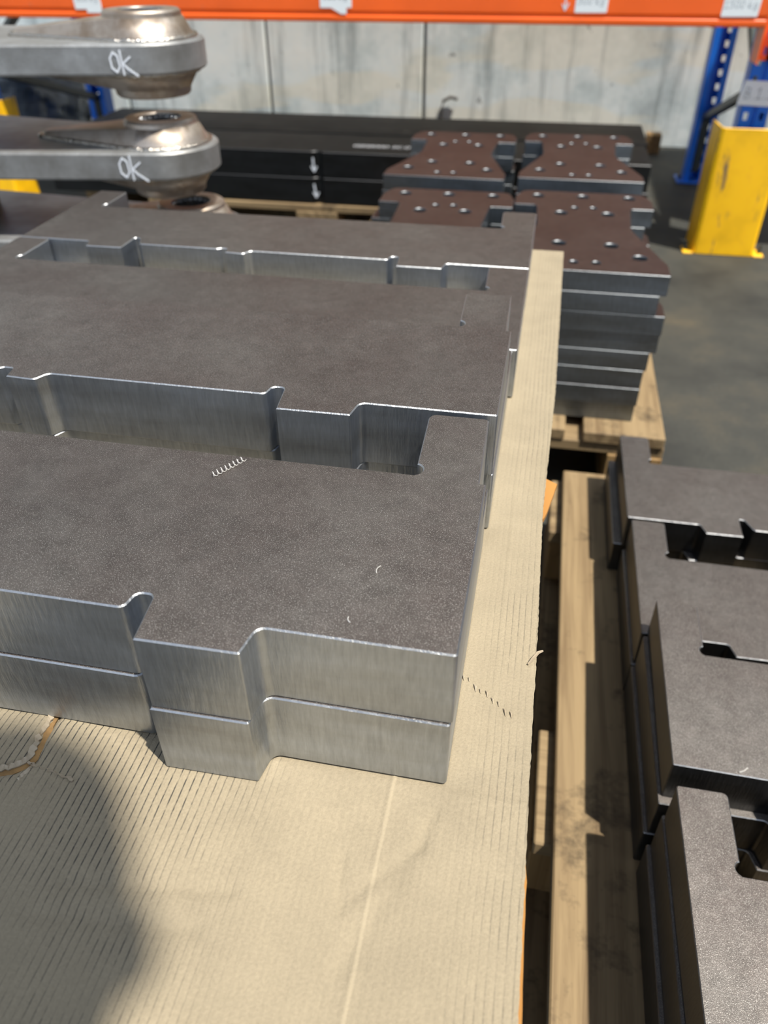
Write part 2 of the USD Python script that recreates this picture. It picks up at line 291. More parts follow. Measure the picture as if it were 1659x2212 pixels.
wall = thing('wall_back', 'grey stained concrete panel wall behind the rack', 'wall', kind='structure')
edges = [-6.26, -5.46, -4.66, -3.86, -3.06, -2.26, -1.46, -.66, .94, 1.74, 2.54, 3.34, 4.14]
for a, b in zip(edges, edges[1:]):
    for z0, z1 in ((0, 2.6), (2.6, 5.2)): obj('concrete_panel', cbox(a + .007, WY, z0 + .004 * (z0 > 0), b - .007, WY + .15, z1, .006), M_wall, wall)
obj('joint_backing', cbox(-6.26, WY + .02, 0, 4.14, WY + .14, 5.19, .001), M_joint, wall)
M_clad = painted('grey_cladding', (.40, .41, .42), .6, (.33, .33, .33), 3.0)
for nm, x in (('wall_left', -6.5), ('wall_right', 4.3)):  # unseen walls added either side to cut low sky light
    w = thing(nm, 'unseen grey clad wall added to block low sky on the %s' % nm[5:], 'wall', kind='structure')
    for k in range(17): obj('cladding_panel', cbox(x, -4 + .5 * k + .004, 0, x + .12, -4 + .5 * k + .496, 6.0, .012), M_clad, w)
obj('rebar_hook', tube([(-.56, WY + .01, .05), (-.565, WY - .012, .08), (-.565, WY - .014, .14), (-.555, WY - .016, .18), (-.52, WY - .018, .198), (-.485, WY - .02, .19)], .008), M_joint, smooth=True,
    label='short dark bent steel hook sticking out low on the concrete wall', cat='hook')

# ------------------------------------------------------------------ pallets
def pallet(name, label, x0, y0, turn=False, top_shift=0.0, group=None, z=0.0):
    """EUR pallet 1.2 x 0.8, corner at (x0, y0); boards along y, or along x when turned"""
    t = thing(name, label, 'pallet', (x0, y0, z), group=group)
    L, W = 1.2, .8
    def put(n, a, b, z0, z1, c, d, along):
        j = lambda s: float(rng.uniform(-s, s))
        a, b, c, d = a + j(.002), b + j(.002), c + j(.003), d + j(.003)
        m = cbox(c, a, z0, d, b, z1, .0018) if not turn else cbox(a, c, z0, b, d, z1, .0018)
        al = along if not turn else {'x': 'y', 'y': 'x', 'z': 'z'}[along]
        obj(n, m, {'x': M_woodx, 'y': M_woody, 'z': M_woodz}[al], t)
    for i, (c, w) in enumerate(((0, .145), (.1825, .1), (.3275, .145), (.5175, .1), (.655, .145))):
        put('top_board', 0, L, .122, .144, c + top_shift, c + w + (top_shift if i < 4 else 0), 'y')
    for a in (0, .5275, 1.055): put('cross_board', a, a + .145, .1, .122, 0, W, 'x')
    for a in (0, .5275, 1.055):
        for c, w in ((0, .1), (.3275, .145), (.7, .1)): put('block', a, a + .145, .022, .1, c, c + w, 'z')
    for c, w in ((0, .1), (.3275, .145), (.7, .1)): put('bottom_board', 0, L, 0, .022, c, c + w, 'y')
    return t
pallet('pallet', 'wooden pallet in the narrow gap, under the right stacks of notched steel plates', .066, -.075, top_shift=.016)
pallet('pallet', 'wooden pallet with a chipped corner under the stacked flange plates', -.534, 1.262)
pallet('pallet', 'pale wooden pallet under the long dark plates behind the rack beam', -1.345, 2.552, turn=True)

# ------------------------------------------------------------------ notched plates
K = .485
F = [(0, 0, .004), (-.198, 0, .012), (-.2045, -.0365, .0025), (-.3125, -.038, .001), (-.3185, .024, .007), (-.337, .024, .009), (-.3415, 0, .009), (-.692, 0, .012), (-.7035, -.0225, .010), (-.752, -.0195, .001), (-.7565, .007, .004), (-.772, .007, .004), (-.781, 0, .006),
     (-.992, 0, .009), (-1.010, .042, .008), (-1.026, .046, .006), (-1.0265, -.034, .001), (-1.122, -.036, .002), (-1.134, 0, .010), (-1.33, 0, .004)]
def notched(recess, DP=.4415):
    right = [(-.010, DP, .006), (-.008, .285, .002), (0, .285, .002)] if recess else [(0, DP, .006)]
    pts = F + [(-1.33, DP, .006), (-1.242, DP, .010), (-1.242, .289, .001), (-.0895, .289, .001), (-.0935, DP, .012)] + right
    p = rounded([(x * K, y * K, r[0] * K if r and r[0] * K > .0012 else 0) for x, y, *r in pts])
    for x in (-1.238, -.0935): p = p.difference(Point(x * K, .302 * K).buffer(.0125 * K, quad_segs=6))
    return slab(p, -.05, 0, .0008)
NA, NB, NC = notched(True), notched(False), notched(False, .427)
proto = {}
def notched_plate(kind, label, x, y, ztop, rotz=0.0, group=None):
    if kind not in proto:
        t = thing('notched_steel_plate', label, 'steel plate', (x, y, ztop), rotz, group)
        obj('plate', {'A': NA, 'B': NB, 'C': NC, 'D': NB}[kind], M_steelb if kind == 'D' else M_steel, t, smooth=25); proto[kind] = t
        return t
    return dup(proto[kind], label, (x, y, ztop), rotz, group)
GC, GP = 'notched plates on the cardboard', 'notched plates on the pallet to the right'
ZC = .524
notched_plate('A', 'nearest brown-topped notched steel plate, a curl of swarf lying on it, on the cardboard', -.0153, .2406, ZC + .1, 0, GC)
notched_plate('C', 'bottom steel plate of the nearest pair, resting directly on the cardboard', -.0162, .2392, ZC + .05, 0, GC)
notched_plate('A', 'second brown-topped notched steel plate from the camera, upper one of its pair on the cardboard', -.0149, .4607, ZC + .1, 0, GC)
notched_plate('C', 'lower steel plate of the second pair on the cardboard, seen through the cut-out', -.0140, .4625, ZC + .05, 0, GC)
notched_plate('B', 'single-layer notched plate on the cardboard, directly behind the second pair', -.0095, .6702, ZC + .05, 0, GC)
notched_plate('B', 'farthest notched plate on the cardboard, its legs pointing at the flange plates', -.0092, .8855, ZC + .05, 0, GC)
Wd = 1.33 * K
for n, (lx, fy, zt, lay, rz) in enumerate(((.160, .881, .244, 2, .3), (.1645, .6565, .244, 2, -.2), (.169, .4415, .294, 3, -.6), (.171, .2165, .294, 3, .3))):
    who = ('farthest stack', 'second farthest stack', 'second nearest stack', 'nearest stack')[n]
    for k in range(lay):
        lv = ('top', ('bottom' if lay == 2 else 'middle'), 'bottom')[k]
        dx = (0, -.011, -.004)[k] if n == 0 else (0, -.003, -.007)[k]
        dy = 0 if k == 0 else -.0012 * k
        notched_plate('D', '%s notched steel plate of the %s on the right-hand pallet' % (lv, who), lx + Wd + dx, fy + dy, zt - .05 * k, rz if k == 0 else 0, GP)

# ------------------------------------------------------------------ cardboard
def cardmat(name, base, dirt):
    return mat(name, {"g": ("geometry", {}), "s": ("separate_xyz", {}),
        "n": ("noise_texture", {"scale": 26.0, "detail": 6.0, "roughness": .6}), "r": ("rgb_ramp", {"ramp": [(.3, tuple(.90 * c for c in base)), (.7, tuple(1.06 * c for c in base))]}),
        "f": ("noise_texture", {"scale": 650.0, "detail": 3.0, "roughness": .6}), "fr": ("rgb_ramp", {"ramp": [(.3, (.90,) * 3), (.7, (1.08,) * 3)]}), "m": ("mix", {"mix_type": "multiply", "fac": 1.0}),
        # grey rub marks on the flute ridges that run along y, strongest on the left of the sheet
        "w": ("noise_texture", {"scale": 9.0, "detail": 2.0}), "wj": ("math", {"math_type": "multiply_add", "value2": .004, "value3": 0.0}), "xx": ("math", {"math_type": "add"}),
        "xs": ("math", {"math_type": "multiply", "value2": 1 / .0041}), "fc": ("math", {"math_type": "fraction"}), "tri": ("math", {"math_type": "pingpong", "value2": .5}),
        "ln": ("map_range", {"from_min": .045, "from_max": .125, "to_min": 1.0, "to_max": 0.0, "clamp": True}),
        "brm": ("mapping", {"scale": (700, 170, 100)}), "brk": ("noise_texture", {"scale": 1.0, "detail": 4.0, "roughness": .75}), "brr": ("map_range", {"from_min": .34, "from_max": .54, "clamp": True}),
        "zn": ("noise_texture", {"scale": 16.0, "detail": 4.0, "roughness": .6}), "znr": ("map_range", {"from_min": .34, "from_max": .56, "clamp": True}),
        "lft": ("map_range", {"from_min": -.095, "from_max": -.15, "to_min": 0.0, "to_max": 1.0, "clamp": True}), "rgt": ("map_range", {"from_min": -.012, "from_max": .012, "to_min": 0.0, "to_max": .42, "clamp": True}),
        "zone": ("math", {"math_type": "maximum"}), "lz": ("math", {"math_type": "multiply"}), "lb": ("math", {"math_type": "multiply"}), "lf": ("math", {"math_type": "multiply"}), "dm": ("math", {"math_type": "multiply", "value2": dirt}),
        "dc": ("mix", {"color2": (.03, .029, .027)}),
        "cx": ("math", {"math_type": "add", "value2": .0436}), "cw": ("math", {"math_type": "multiply_add", "value2": .004, "value3": -.002}), "cxx": ("math", {"math_type": "add"}), "ca": ("math", {"math_type": "absolute"}), "cr": ("map_range", {"from_min": .0004, "from_max": .0013, "to_min": .55, "to_max": 0.0, "clamp": True}), "cc": ("mix", {"color2": tuple(min(1, 1.32 * c) for c in base)}),
        "fh": ("math", {"math_type": "multiply_add", "value2": 1.6}), "bump": ("bump", {"strength": .30, "distance": .0010}), "p": ("principled_bsdf", {"roughness": .85})},
        [("g.position", "s.vector"), ("g.position", "n.vector"), ("n.fac", "r.fac"), ("g.position", "f.vector"), ("f.fac", "fr.fac"), ("r.color", "m.color1"), ("fr.color", "m.color2"),
         ("g.position", "w.vector"), ("w.fac", "wj.value1"), ("s.x", "xx.value1"), ("wj.value", "xx.value2"), ("xx.value", "xs.value1"), ("xs.value", "fc.value1"), ("fc.value", "tri.value1"), ("tri.value", "ln.value"),
         ("g.position", "brm.vector"), ("brm.vector", "brk.vector"), ("brk.fac", "brr.value"), ("g.position", "zn.vector"), ("zn.fac", "znr.value"), ("s.x", "lft.value"), ("s.x", "rgt.value"),
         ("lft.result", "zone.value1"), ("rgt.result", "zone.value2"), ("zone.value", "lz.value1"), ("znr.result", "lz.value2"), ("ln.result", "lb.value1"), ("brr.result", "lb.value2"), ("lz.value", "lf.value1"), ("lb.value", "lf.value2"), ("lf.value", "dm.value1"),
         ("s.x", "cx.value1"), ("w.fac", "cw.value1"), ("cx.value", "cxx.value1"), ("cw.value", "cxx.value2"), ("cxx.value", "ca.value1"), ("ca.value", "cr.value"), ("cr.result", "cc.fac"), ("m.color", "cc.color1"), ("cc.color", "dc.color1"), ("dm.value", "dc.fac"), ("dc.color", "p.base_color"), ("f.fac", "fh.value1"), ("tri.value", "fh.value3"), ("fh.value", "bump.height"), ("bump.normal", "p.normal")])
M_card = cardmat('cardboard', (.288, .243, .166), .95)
M_cardin = painted('torn_cardboard', (.34, .20, .075), .9, (.22, .13, .05), 40.0, .45, .6)
M_paper = painted('torn_paper', (.42, .36, .27), .9, (.33, .27, .19), 40.0, .45, .6)
def edge_x(y):
    return np.interp(y, [-.1, .133, .25, .347, .495, .686, 1.105], [.0286, .0286, .0276, .0276, .0262, .0314, .0335])
TEAR = LineString([(-.246, .26), (-.2454, .2385), (-.2450, .225), (-.2425, .2105), (-.249, .2035), (-.262, .1985), (-.30, .193)])
def sheet(z, x0, y0, y1, ex, step, relief, thick=.0045):
    ny, nx = int((y1 - y0) / step), int(.8 / step)
    ys = np.linspace(y0, y1, ny); V = np.zeros((ny, nx, 3))
    e = ex(ys) + .0006 * (meshkit.noise(np.column_stack([ys * 400, ys * 0, ys * 0])) - .5)
    u = np.linspace(0, 1, nx) ** .85
    V[..., 0] = x0 + (e[:, None] - x0) * u[None]; V[..., 1] = ys[:, None]; V[..., 2] = z
    if relief:
        x, y = V[..., 0], V[..., 1]
        V[..., 2] += .0007 * np.exp(-((x + .0436 + .0006 * np.sin(y * 60)) / .0011) ** 2) * (y < .26) + .0005 * np.exp(-((x - .004) / .001) ** 2) * (y > .24)
        V[..., 2] += -.0012 * meshkit.noise(np.stack([x * 22, y * 22, x * 0], -1), 3) * np.clip((.22 - y) / .04, 0, 1)
        d = shapely.distance(shapely.points(x, y), TEAR); V[..., 2] -= .0035 * np.exp(-(d / .0028) ** 2)
        for a, b, w, h in (((-.052, .172), (-.0245, .2030), .0035, .0012), ((-.0245, .2030), (-.020, .222), .003, .0010), ((-.062, .190), (-.056, .165), .0025, .0012), ((-.03, .19), (-.05, .14), .005, .0009), ((-.19, .152), (-.11, .163), .0035, .0013), ((-.20, .135), (-.12, .143), .004, .0012)):
            V[..., 2] -= h * np.exp(-(shapely.distance(shapely.points(x, y), LineString([a, b])) / w) ** 2)
        V[..., 2] += .0010 * np.exp(-(d / .02) ** 2)
        V[..., 2] -= np.where(y > .236, .0008, 0)          # lies flat under the plates
    top = V.reshape(-1, 3); bot = top - [0, 0, thick]; n = ny * nx; i = np.arange(n).reshape(ny, nx)
    a, b, c, d_ = i[:-1, :-1].ravel(), i[:-1, 1:].ravel(), i[1:, 1:].ravel(), i[1:, :-1].ravel()
    f = [np.stack([a, b, c], 1), np.stack([a, c, d_], 1), np.stack([a, c, b], 1) + n, np.stack([a, d_, c], 1) + n]
    loop = np.concatenate([i[0, :-1], i[:-1, -1], i[-1, :0:-1], i[:0:-1, 0]]); l2 = np.roll(loop, -1)
    f += [np.stack([loop, loop + n, l2 + n], 1), np.stack([loop, l2 + n, l2], 1)]
    return trimesh.Trimesh(np.vstack([top, bot]), np.vstack(f), process=False)
card = thing('cardboard_sheet', 'large creased beige cardboard sheet under the near stacks of notched steel plates', 'cardboard')
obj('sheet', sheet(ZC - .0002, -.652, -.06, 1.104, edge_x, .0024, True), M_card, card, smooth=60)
def strip(line, w, z, rag, seed, lift=0.0):
    p = np.array(line); d = np.gradient(p, axis=0); d /= np.linalg.norm(d, axis=1, keepdims=True); nn = np.stack([d[:, 1], -d[:, 0]], 1)
    r = np.random.default_rng(seed); wa, wb = w * (.5 + rag * r.uniform(-1, 1, len(p))), w * (.5 + rag * r.uniform(-1, 1, len(p)))
    A, B = p + nn * wa[:, None], p - nn * wb[:, None]; n = len(p)
    v = np.vstack([np.column_stack([A, np.full(n, z + lift)]), np.column_stack([B, np.full(n, z)]), np.column_stack([A, np.full(n, z + lift - .0008)]), np.column_stack([B, np.full(n, z - .0008)])])
    f = []
    for i in range(n - 1):
        for s, t in ((0, n), (3 * n, 2 * n), (n, 3 * n), (2 * n, 0)): f += [[s + i, t + i, t + i + 1], [s + i, t + i + 1, s + i + 1]]
    return trimesh.Trimesh(v, f, process=False)
tl = [TEAR.interpolate(t).coords[0] for t in np.linspace(.012, TEAR.length - .01, 26)]
obj('torn_groove', strip(tl, .0042, ZC - .0012, .35, 2), M_cardin, card, label='brown inside of the tear')
tl2 = [TEAR.interpolate(t).coords[0] for t in np.linspace(.02, TEAR.length * .8, 40)]
obj('torn_flap', strip([(x - .0026, y + .0006) for x, y in tl2], .0022, ZC - .0002, .42, 5, .0016), M_paper, card, label='ragged pale paper edge of the tear')
obj('torn_flap', strip([(-.2445 + .0016 * k, .2085 - .0003 * k + .0005 * ((k * 7) % 3)) for k in range(20)], .0016, ZC - .0002, .42, 8, .0010), M_paper, card)
obj('torn_flap', strip([(-.2405 - .0004 * k * k * .1, .2075 - .0011 * k) for k in range(10)], .0018, ZC - .0002, .4, 9, .0012), M_paper, card)
obj('torn_flap', tube([(.0225, .3325, ZC), (.0255, .3365, ZC + .002), (.028, .3405, ZC + .003), (.031, .3435, ZC + .002)], [.0006, .0012, .0011, .0007], 6), M_paper, card, label='pale paper curl on the right edge')
sr = np.random.default_rng(11)
for i in range(9):
    a = np.array([-.0165 + .0038 * i, .3180 - .0030 * i + .0014 * sr.uniform(-1, 1)]); q = sr.uniform(.5, 1.2)
    obj('torn_flap', tube([(a[0], a[1], ZC - .0005), (a[0] + .0012 * q, a[1] - .0022 * q, ZC + .0004), (a[0] + .0016 * q, a[1] - .0050 * q, ZC - .0006)], [.0003, .0006 * q, .0002], 5), M_paper, card)
def edge2(y):
    return np.interp(y, [-.1, .05, .20, .25, .49, .50, .548, .552, .60, 1.10], [.034, .0325, .0296, .026, .024, .029, .0375, .026, .022, .022])
low = thing('cardboard_sheet', 'orange-brown cardboard sheet under the beige one, just showing along its right edge', 'cardboard')
obj('sheet', sheet(ZC - .0105, -.65, -.05, 1.095, edge2, .008, False, .004), painted('brown_cardboard', (.40, .19, .045), .85, (.32, .16, .045), 30.0), low, smooth=60)
# what carries the cardboard: a low timber crate on a pallet
pallet('pallet', 'wooden pallet deep in the shade under the timber crate', -.98, -.10)
crate = thing('timber_crate', 'timber crate in the dark under the cardboard sheets', 'crate', (0, 0, .144))
X0, X1, Y0, Y1, HZ = -.64, -.20, -.03, 1.08, ZC - .0148 - .144
for k in range(3):
    z0, z1 = .02 + k * .115, .02 + k * .115 + .105
    for y in (Y0, Y1 - .02): obj('side_board', cbox(X0, y, z0, X1, y + .02, z1), M_woodx, crate)
    for x in (X0, X1 - .02): obj('side_board', cbox(x, Y0 + .02, z0, x + .02, Y1 - .02, z1), M_woody, crate)
for x in (X0 + .02, X1 - .06):
    for y in (Y0 + .02, Y1 - .06): obj('corner_post', cbox(x, y, 0, x + .04, y + .04, HZ - .02), M_woodz, crate)
for k in range(6): obj('lid_board', cbox(X0, Y0 + k * .186, HZ - .02, -.006, Y0 + k * .186 + .18, HZ), M_woodx, crate)
obj('floor_board', cbox(X0 + .02, Y0 + .02, 0, X1 - .02, Y1 - .02, .018), M_woody, crate)

# ------------------------------------------------------------------ flange plates
half = [(.28, 0, .002), (.28, .05, .03), (.228, .235, .10), (.234, .37, .008), (.28, .37, .002), (.28, .43, .02), (.266, .478, .02)]
fp = rounded(half + [(.28 - x, y, r) for x, y, r in half[::-1]])
HB = [(.047, .075), (.095, .137), (.188, .137), (.235, .08), (.096, .322), (.188, .326), (.046, .438), (.14, .443), (.235, .446)]
HS = [(.122, .041), (.16, .043), (.123, .361), (.16, .364)]
for h, r in [(p, .0130) for p in HB] + [(p, .0078) for p in HS]: fp = fp.difference(Point(*h).buffer(r, quad_segs=5))
FLM = slab(fp, 0, .035, .0007, .0012)
fproto = None
where = (('front right', -.062, 1.31, 0), ('front left', -.3445, 1.279, 0), ('rear right', -.067, 1.888, .6), ('rear left', -.378, 1.862, -.5))
lvl = ('bottom', 'second from the bottom', 'third from the bottom', 'fourth from the bottom', 'fourth from the top', 'third from the top', 'second from the top')
SHX = (-.012, -.010, -.010, -.006, .004, .005, -.011, 0)
for w, x, y, rz in where:
    for k in range(8):
        nm = ('%s flange plate, drilled and waisted, of the %s stack' % (lvl[k], w)) if k < 7 else 'brown-topped drilled flange plate on top of the %s stack' % w
        d = SHX[k] if w == 'front right' else (float(rng.uniform(-.017, -.011)) if w == 'front left' else float(rng.uniform(-.004, .004))) * (k < 7)
        lc = (x + d, y + (0 if k == 7 else float(rng.uniform(-.002, .003))), .144 + .035 * k)
        if fproto is None:
            fproto = thing('flange_plate', nm, 'steel plate', lc, rz, 'stacked drilled flange plates'); obj('plate', FLM, M_flange, fproto, smooth=25)
        else: dup(fproto, nm, lc, rz, 'stacked drilled flange plates')

# ------------------------------------------------------------------ long dark plates behind
def long_plate(label, x0, x1, y0, y1, z0, z1, scallop, marks):
    p = sbox(x0, y0, x1, y1)
    if scallop: p = p.difference(Point(-.738, y0 - .012).buffer(.022, quad_segs=8))
    t = thing('long_plate', label, 'steel plate', group='long dark plates behind the rack beam')
    obj('plate', slab(p, z0, z1, .002), M_dark, t, smooth=25)
    if 'arrow' in marks:
        a = marks['arrow'] * .8; zc = (z0 + z1) / 2
        g = strokes([[(0, .018), (a, -.018)], [(-.009 + a, -.008), (a, -.022), (.009 + a, -.008)]], .0048).union(Point(a, -.018).buffer(.005))
        obj('chalk_arrow', moved(flat(g, .0008), (-.752, y0, zc + .002), frame_T(*FACE)), M_chalk, t)
    if 'text' in marks:
        obj('chalk_number', moved(hand('0202000 SC.0', .028, .0032, .0008, .60), (-.640, 2.655, z1)), M_chalkd, t)
    return t
LZ = (.146, .226, .306)
long_plate('lower long dark steel plate with a chalk arrow, on the pale pallet', -1.70, .305, 2.566, 2.83, LZ[0], LZ[1], True, {'arrow': .007})
long_plate('upper long dark steel plate, chalk arrow on its side and a number on top', -1.705, .30, 2.568, 2.832, LZ[1], LZ[2], True, {'arrow': .003, 'text': 1})
long_plate('lower long dark plate of the rear pair, nearest the concrete wall', -1.70, .308, 2.84, 3.16, LZ[0], LZ[1], False, {})
long_plate('upper long dark plate of the rear pair, nearest the concrete wall', -1.705, .308, 2.842, 3.155, LZ[1], LZ[2], False, {})
for x, who in ((.20, 'right'), (-1.62, 'left')):
    obj('timber_bearer', cbox(x, 2.62, 0, x + .09, 3.13, .146), M_woody, label='timber bearer under the %s end of the long dark plates' % who, cat='timber', group='timber bearers under the long plates')
obj('timber_offcut', cbox(.437, 4.13, 0, .505, 4.20, .085), M_woodz, label='small pale timber block on the floor at the foot of the concrete wall', cat='timber')

# ------------------------------------------------------------------ forged link arms
def arm(label, cx, cy, zc, rz, mark):
    """zc: middle of the bar; boss bore on the z axis at the origin, the bar runs towards -x"""
    t = thing('link_arm', label, 'steel arm', (cx, cy, zc), rz, 'forged link arms in a pile')
    bp = unary_union([Point(0, 0).buffer(.09, quad_segs=12), Point(-.72, -.02).buffer(.20, quad_segs=12)]).convex_hull
    bp = bp.difference(Point(0, 0).buffer(.036, quad_segs=10)).difference(Point(-.72, -.02).buffer(.08, quad_segs=10))
    obj('bar', slab(bp, -.021, .021, .0035), M_forge, t, smooth=30)
    for s, name in ((1, 'boss'), (-1, 'boss')):
        prof = [(.034, .015), (.034, .055), (.036, .058), (.056, .058), (.059, .055), (.062, .036), (.070, .024), (.076, .018)]
        b = lathe(prof, 40)
        if s < 0: b.apply_transform(np.diag([1, 1, -1, 1])); b.faces = b.faces[:, ::-1]
        o = obj(name, b, M_boss, t, smooth=35)
    bore = lathe([(.0335, .056), (.0335, -.056)], 32); bore.apply_transform(np.eye(4))
    obj('bore', cat(bore, *[bar((.0325 * math.cos(a), .0325 * math.sin(a), -.05), (.0325 * math.cos(a), .0325 * math.sin(a), .052), .0035, .0035, .0006) for a in np.arange(22) * 2 * math.pi / 22]), M_bright, t, label='bright toothed bore')
    def pad(z0, z1, s):
        lo = unary_union([Point(0, 0).buffer(.076, quad_segs=12), Point(-.20, 0).buffer(.024, quad_segs=6)]).convex_hull
        pts = [(x, y, z0) for x, y in lo.exterior.coords] + [(x, y, z0 + .010) for x, y in lo.buffer(-.005).exterior.coords]
        pts += [(x, y, z1) for x, y in Point(0, 0).buffer(.061, quad_segs=12).exterior.coords] + [(x, y, z1 - .011) for x, y in Point(-.125, 0).buffer(.030, quad_segs=8).exterior.coords]
        m = trimesh.convex.convex_hull(np.array(pts))
        cut = trimesh.creation.cylinder(.034, .3, sections=32)
        return m.difference(cut)
    obj('gusset', pad(.0205, .049, 1), M_boss, t, smooth=35)
    pb = pad(.0205, .046, -1); pb.apply_transform(np.diag([1, 1, -1, 1])); pb.faces = pb.faces[:, ::-1] if pb.volume < 0 else pb.faces
    obj('gusset', pb, M_boss, t, smooth=35)
    lo = unary_union([Point(0, 0).buffer(.077, quad_segs=14), Point(-.205, 0).buffer(.024, quad_segs=8)]).convex_hull
    for s in (1, -1):
        ring = [(*lo.exterior.interpolate(u, normalized=True).coords[0], s * .022) for u in np.linspace(0, 1, 70)]
        obj('weld_bead', tube(ring, .0042 + .0009 * np.random.default_rng(3).uniform(-1, 1, 70), 7), M_weld, t, smooth=True)
    a = math.atan2(.11 - .02 * -1, .72)
    # front edge of the bar: tangent between the two rounds
    d = np.array([-.72, -.02]); L = np.linalg.norm(d); th = math.atan2(d[1], d[0]) + math.acos((.09 - .20) / L); n = np.array([math.cos(th), math.sin(th)])
    p0 = .09 * n; e = (np.array([-.72, -.02]) + .20 * n - p0); e /= np.linalg.norm(e); r = -e
    o = p0 + e * mark[0]
    G2 = [[(.012, 0), (.003, .008), (.002, .024), (.009, .034), (.017, .028), (.019, .01), (.012, 0)], [(.023, .037), (.025, -.004)], [(.041, .026), (.026, .015), (.034, .006), (.052, -.006)]]
    obj('chalk_mark', moved(flat(strokes([[(x * mark[1], y * mark[1]) for x, y in l] for l in G2], .0026), .0008), (0, 0, 0), frame_T((r[0], r[1], 0), (0, 0, 1), (o[0], o[1], -.0155))), M_chalk, t, label='chalked OK')
    return t
AX, AY = -.640, 1.30
arm('topmost forged link arm with a chalked OK, above the orange-beam rack', AX, AY, .730, 0, (.034, .76))
arm('second forged link arm from the top, with a larger chalked OK', AX , AY + .005, .580, -2, (.052, .86))
arm('third forged link arm from the top, half hidden behind the notched plates', AX + .020, AY + .03, .440, 2, (.02, .9))
arm('lowest forged link arm, hidden in the pile behind the notched plates', AX, AY + .02, .270, 0, (.02, .9))
for k, (z0, z1, w) in enumerate(((.0, .249, 'under the lowest'), (.291, .419, 'under the third'), (.461, .559, 'under the second'), (.601, .709, 'under the topmost'))):
    obj('timber_spacer', cbox(-1.60, 1.16, z0, -1.50, 1.40, z1), M_woody, label='timber spacer block %s link arm' % w, cat='timber', group='timber spacers between the link arms')
    obj('timber_spacer', cbox(-1.12, 1.20, z0, -1.04, 1.38, z1), M_woody, label='narrow timber spacer block %s link arm' % w, cat='timber', group='timber spacers between the link arms')

# ------------------------------------------------------------------ pallet rack
PX, PW = .608, .084
def post(h, y, sgn):
    """upright: slotted face at y, open towards sgn (+1: to the back); in the frame's own x about 0"""
    w = PW / 2; parts = []
    for side in (-1, 1):
        a, b = sorted((side * .006, side * w)); p = sbox(a, 0, b, h)
        for i in range(int(h / .05) - 1):
            zc = .05 + i * .05; cx_ = side * .0235
            p = p.difference(Polygon([(cx_ - .006 * 1.0, zc - .011), (cx_ + .006, zc - .011), (cx_ + .007, zc + .011), (cx_ - .007, zc + .011)]))
        m = trimesh.creation.extrude_polygon(p, .002, engine='earcut'); m.apply_transform(frame_T(*FACE)); m.apply_translation((0, y + .002, 0)); parts.append(m)
        x = side * (w - .001)
        parts.append(cbox(x - .001, min(y, y + sgn * .07), 0, x + .001, max(y, y + sgn * .07), h, .0003))
        xb = side * (w - .012); parts.append(cbox(xb - .012, y + sgn * .07 - .001, 0, xb + .012, y + sgn * .07 + .001, h, .0003))
        parts.append(cbox(side * .006 - .001, min(y, y + sgn * .010), 0, side * .006 + .001, max(y, y + sgn * .010), h, .0003))
    parts.append(cbox(-.007, y + sgn * .010 - .001, 0, .007, y + sgn * .010 + .001, h, .0003))
    return cat(*parts)
def rack_frame(label, x, tape):
    t = thing('rack_frame', label, 'rack frame', (x, 0, 0))
    FY, RY, Hh = 2.835, 3.725, 1.5
    obj('front_post', post(Hh, FY, 1), M_blue, t); obj('rear_post', post(Hh, RY, -1), M_blue, t)
    for y, s in ((FY, 1), (RY, -1)):
        o = obj('foot_plate', cbox(-.07, y - (.02 if s > 0 else .10), 0, .07, y + (.10 if s > 0 else .02), .006), M_blue, t)
        for dx in (-.055, .055): obj('anchor_bolt', trimesh.creation.cylinder(.008, .014, sections=6, transform=trimesh.transformations.translation_matrix((dx, y + s * .04, .013))), M_black, o)
    for a, b in (((0, FY + .06, .47), (0, RY - .06, .25)), ((0, RY - .06, .25), (0, RY - .055, .04)), ((0, FY + .06, .47), (0, RY - .06, .85)), ((0, RY - .06, .85), (0, FY + .06, 1.25)), ((0, FY + .06, 1.42), (0, RY - .06, 1.42))):
        obj('brace', bar(a, b, .028, .028, .003), M_black, t)
    if tape:
        tp = slab(rounded([(-.060, .432, .002), (.060, .428, .002), (.062, .497, .004), (-.050, .50, .006)]), 0, .0015, .0004)
        v = tp.vertices; v[:, 2] += .0022 * meshkit.noise(v * 60) + .001
        lb = obj('tape_label', moved(tp, (0, FY - .0005, 0), frame_T(*FACE)), M_label, t, label='crumpled white tape label with pencilled letters')
        obj('lettering', moved(hand('B.1.12', .03, .0028, .0006, .75), (-.045, FY - .0045, .450), frame_T(*FACE)), M_ink, lb)
    return t
rack_frame('right blue slotted rack frame with black braces and a white tape label', PX, True)
rack_frame('unseen far right blue rack frame, added to carry a shading bay', 3.30, False)  # out-of-view frame of a bay added to shade the rear post
rack_frame('left blue slotted rack frame, mostly hidden behind the link arms', -2.095, False)
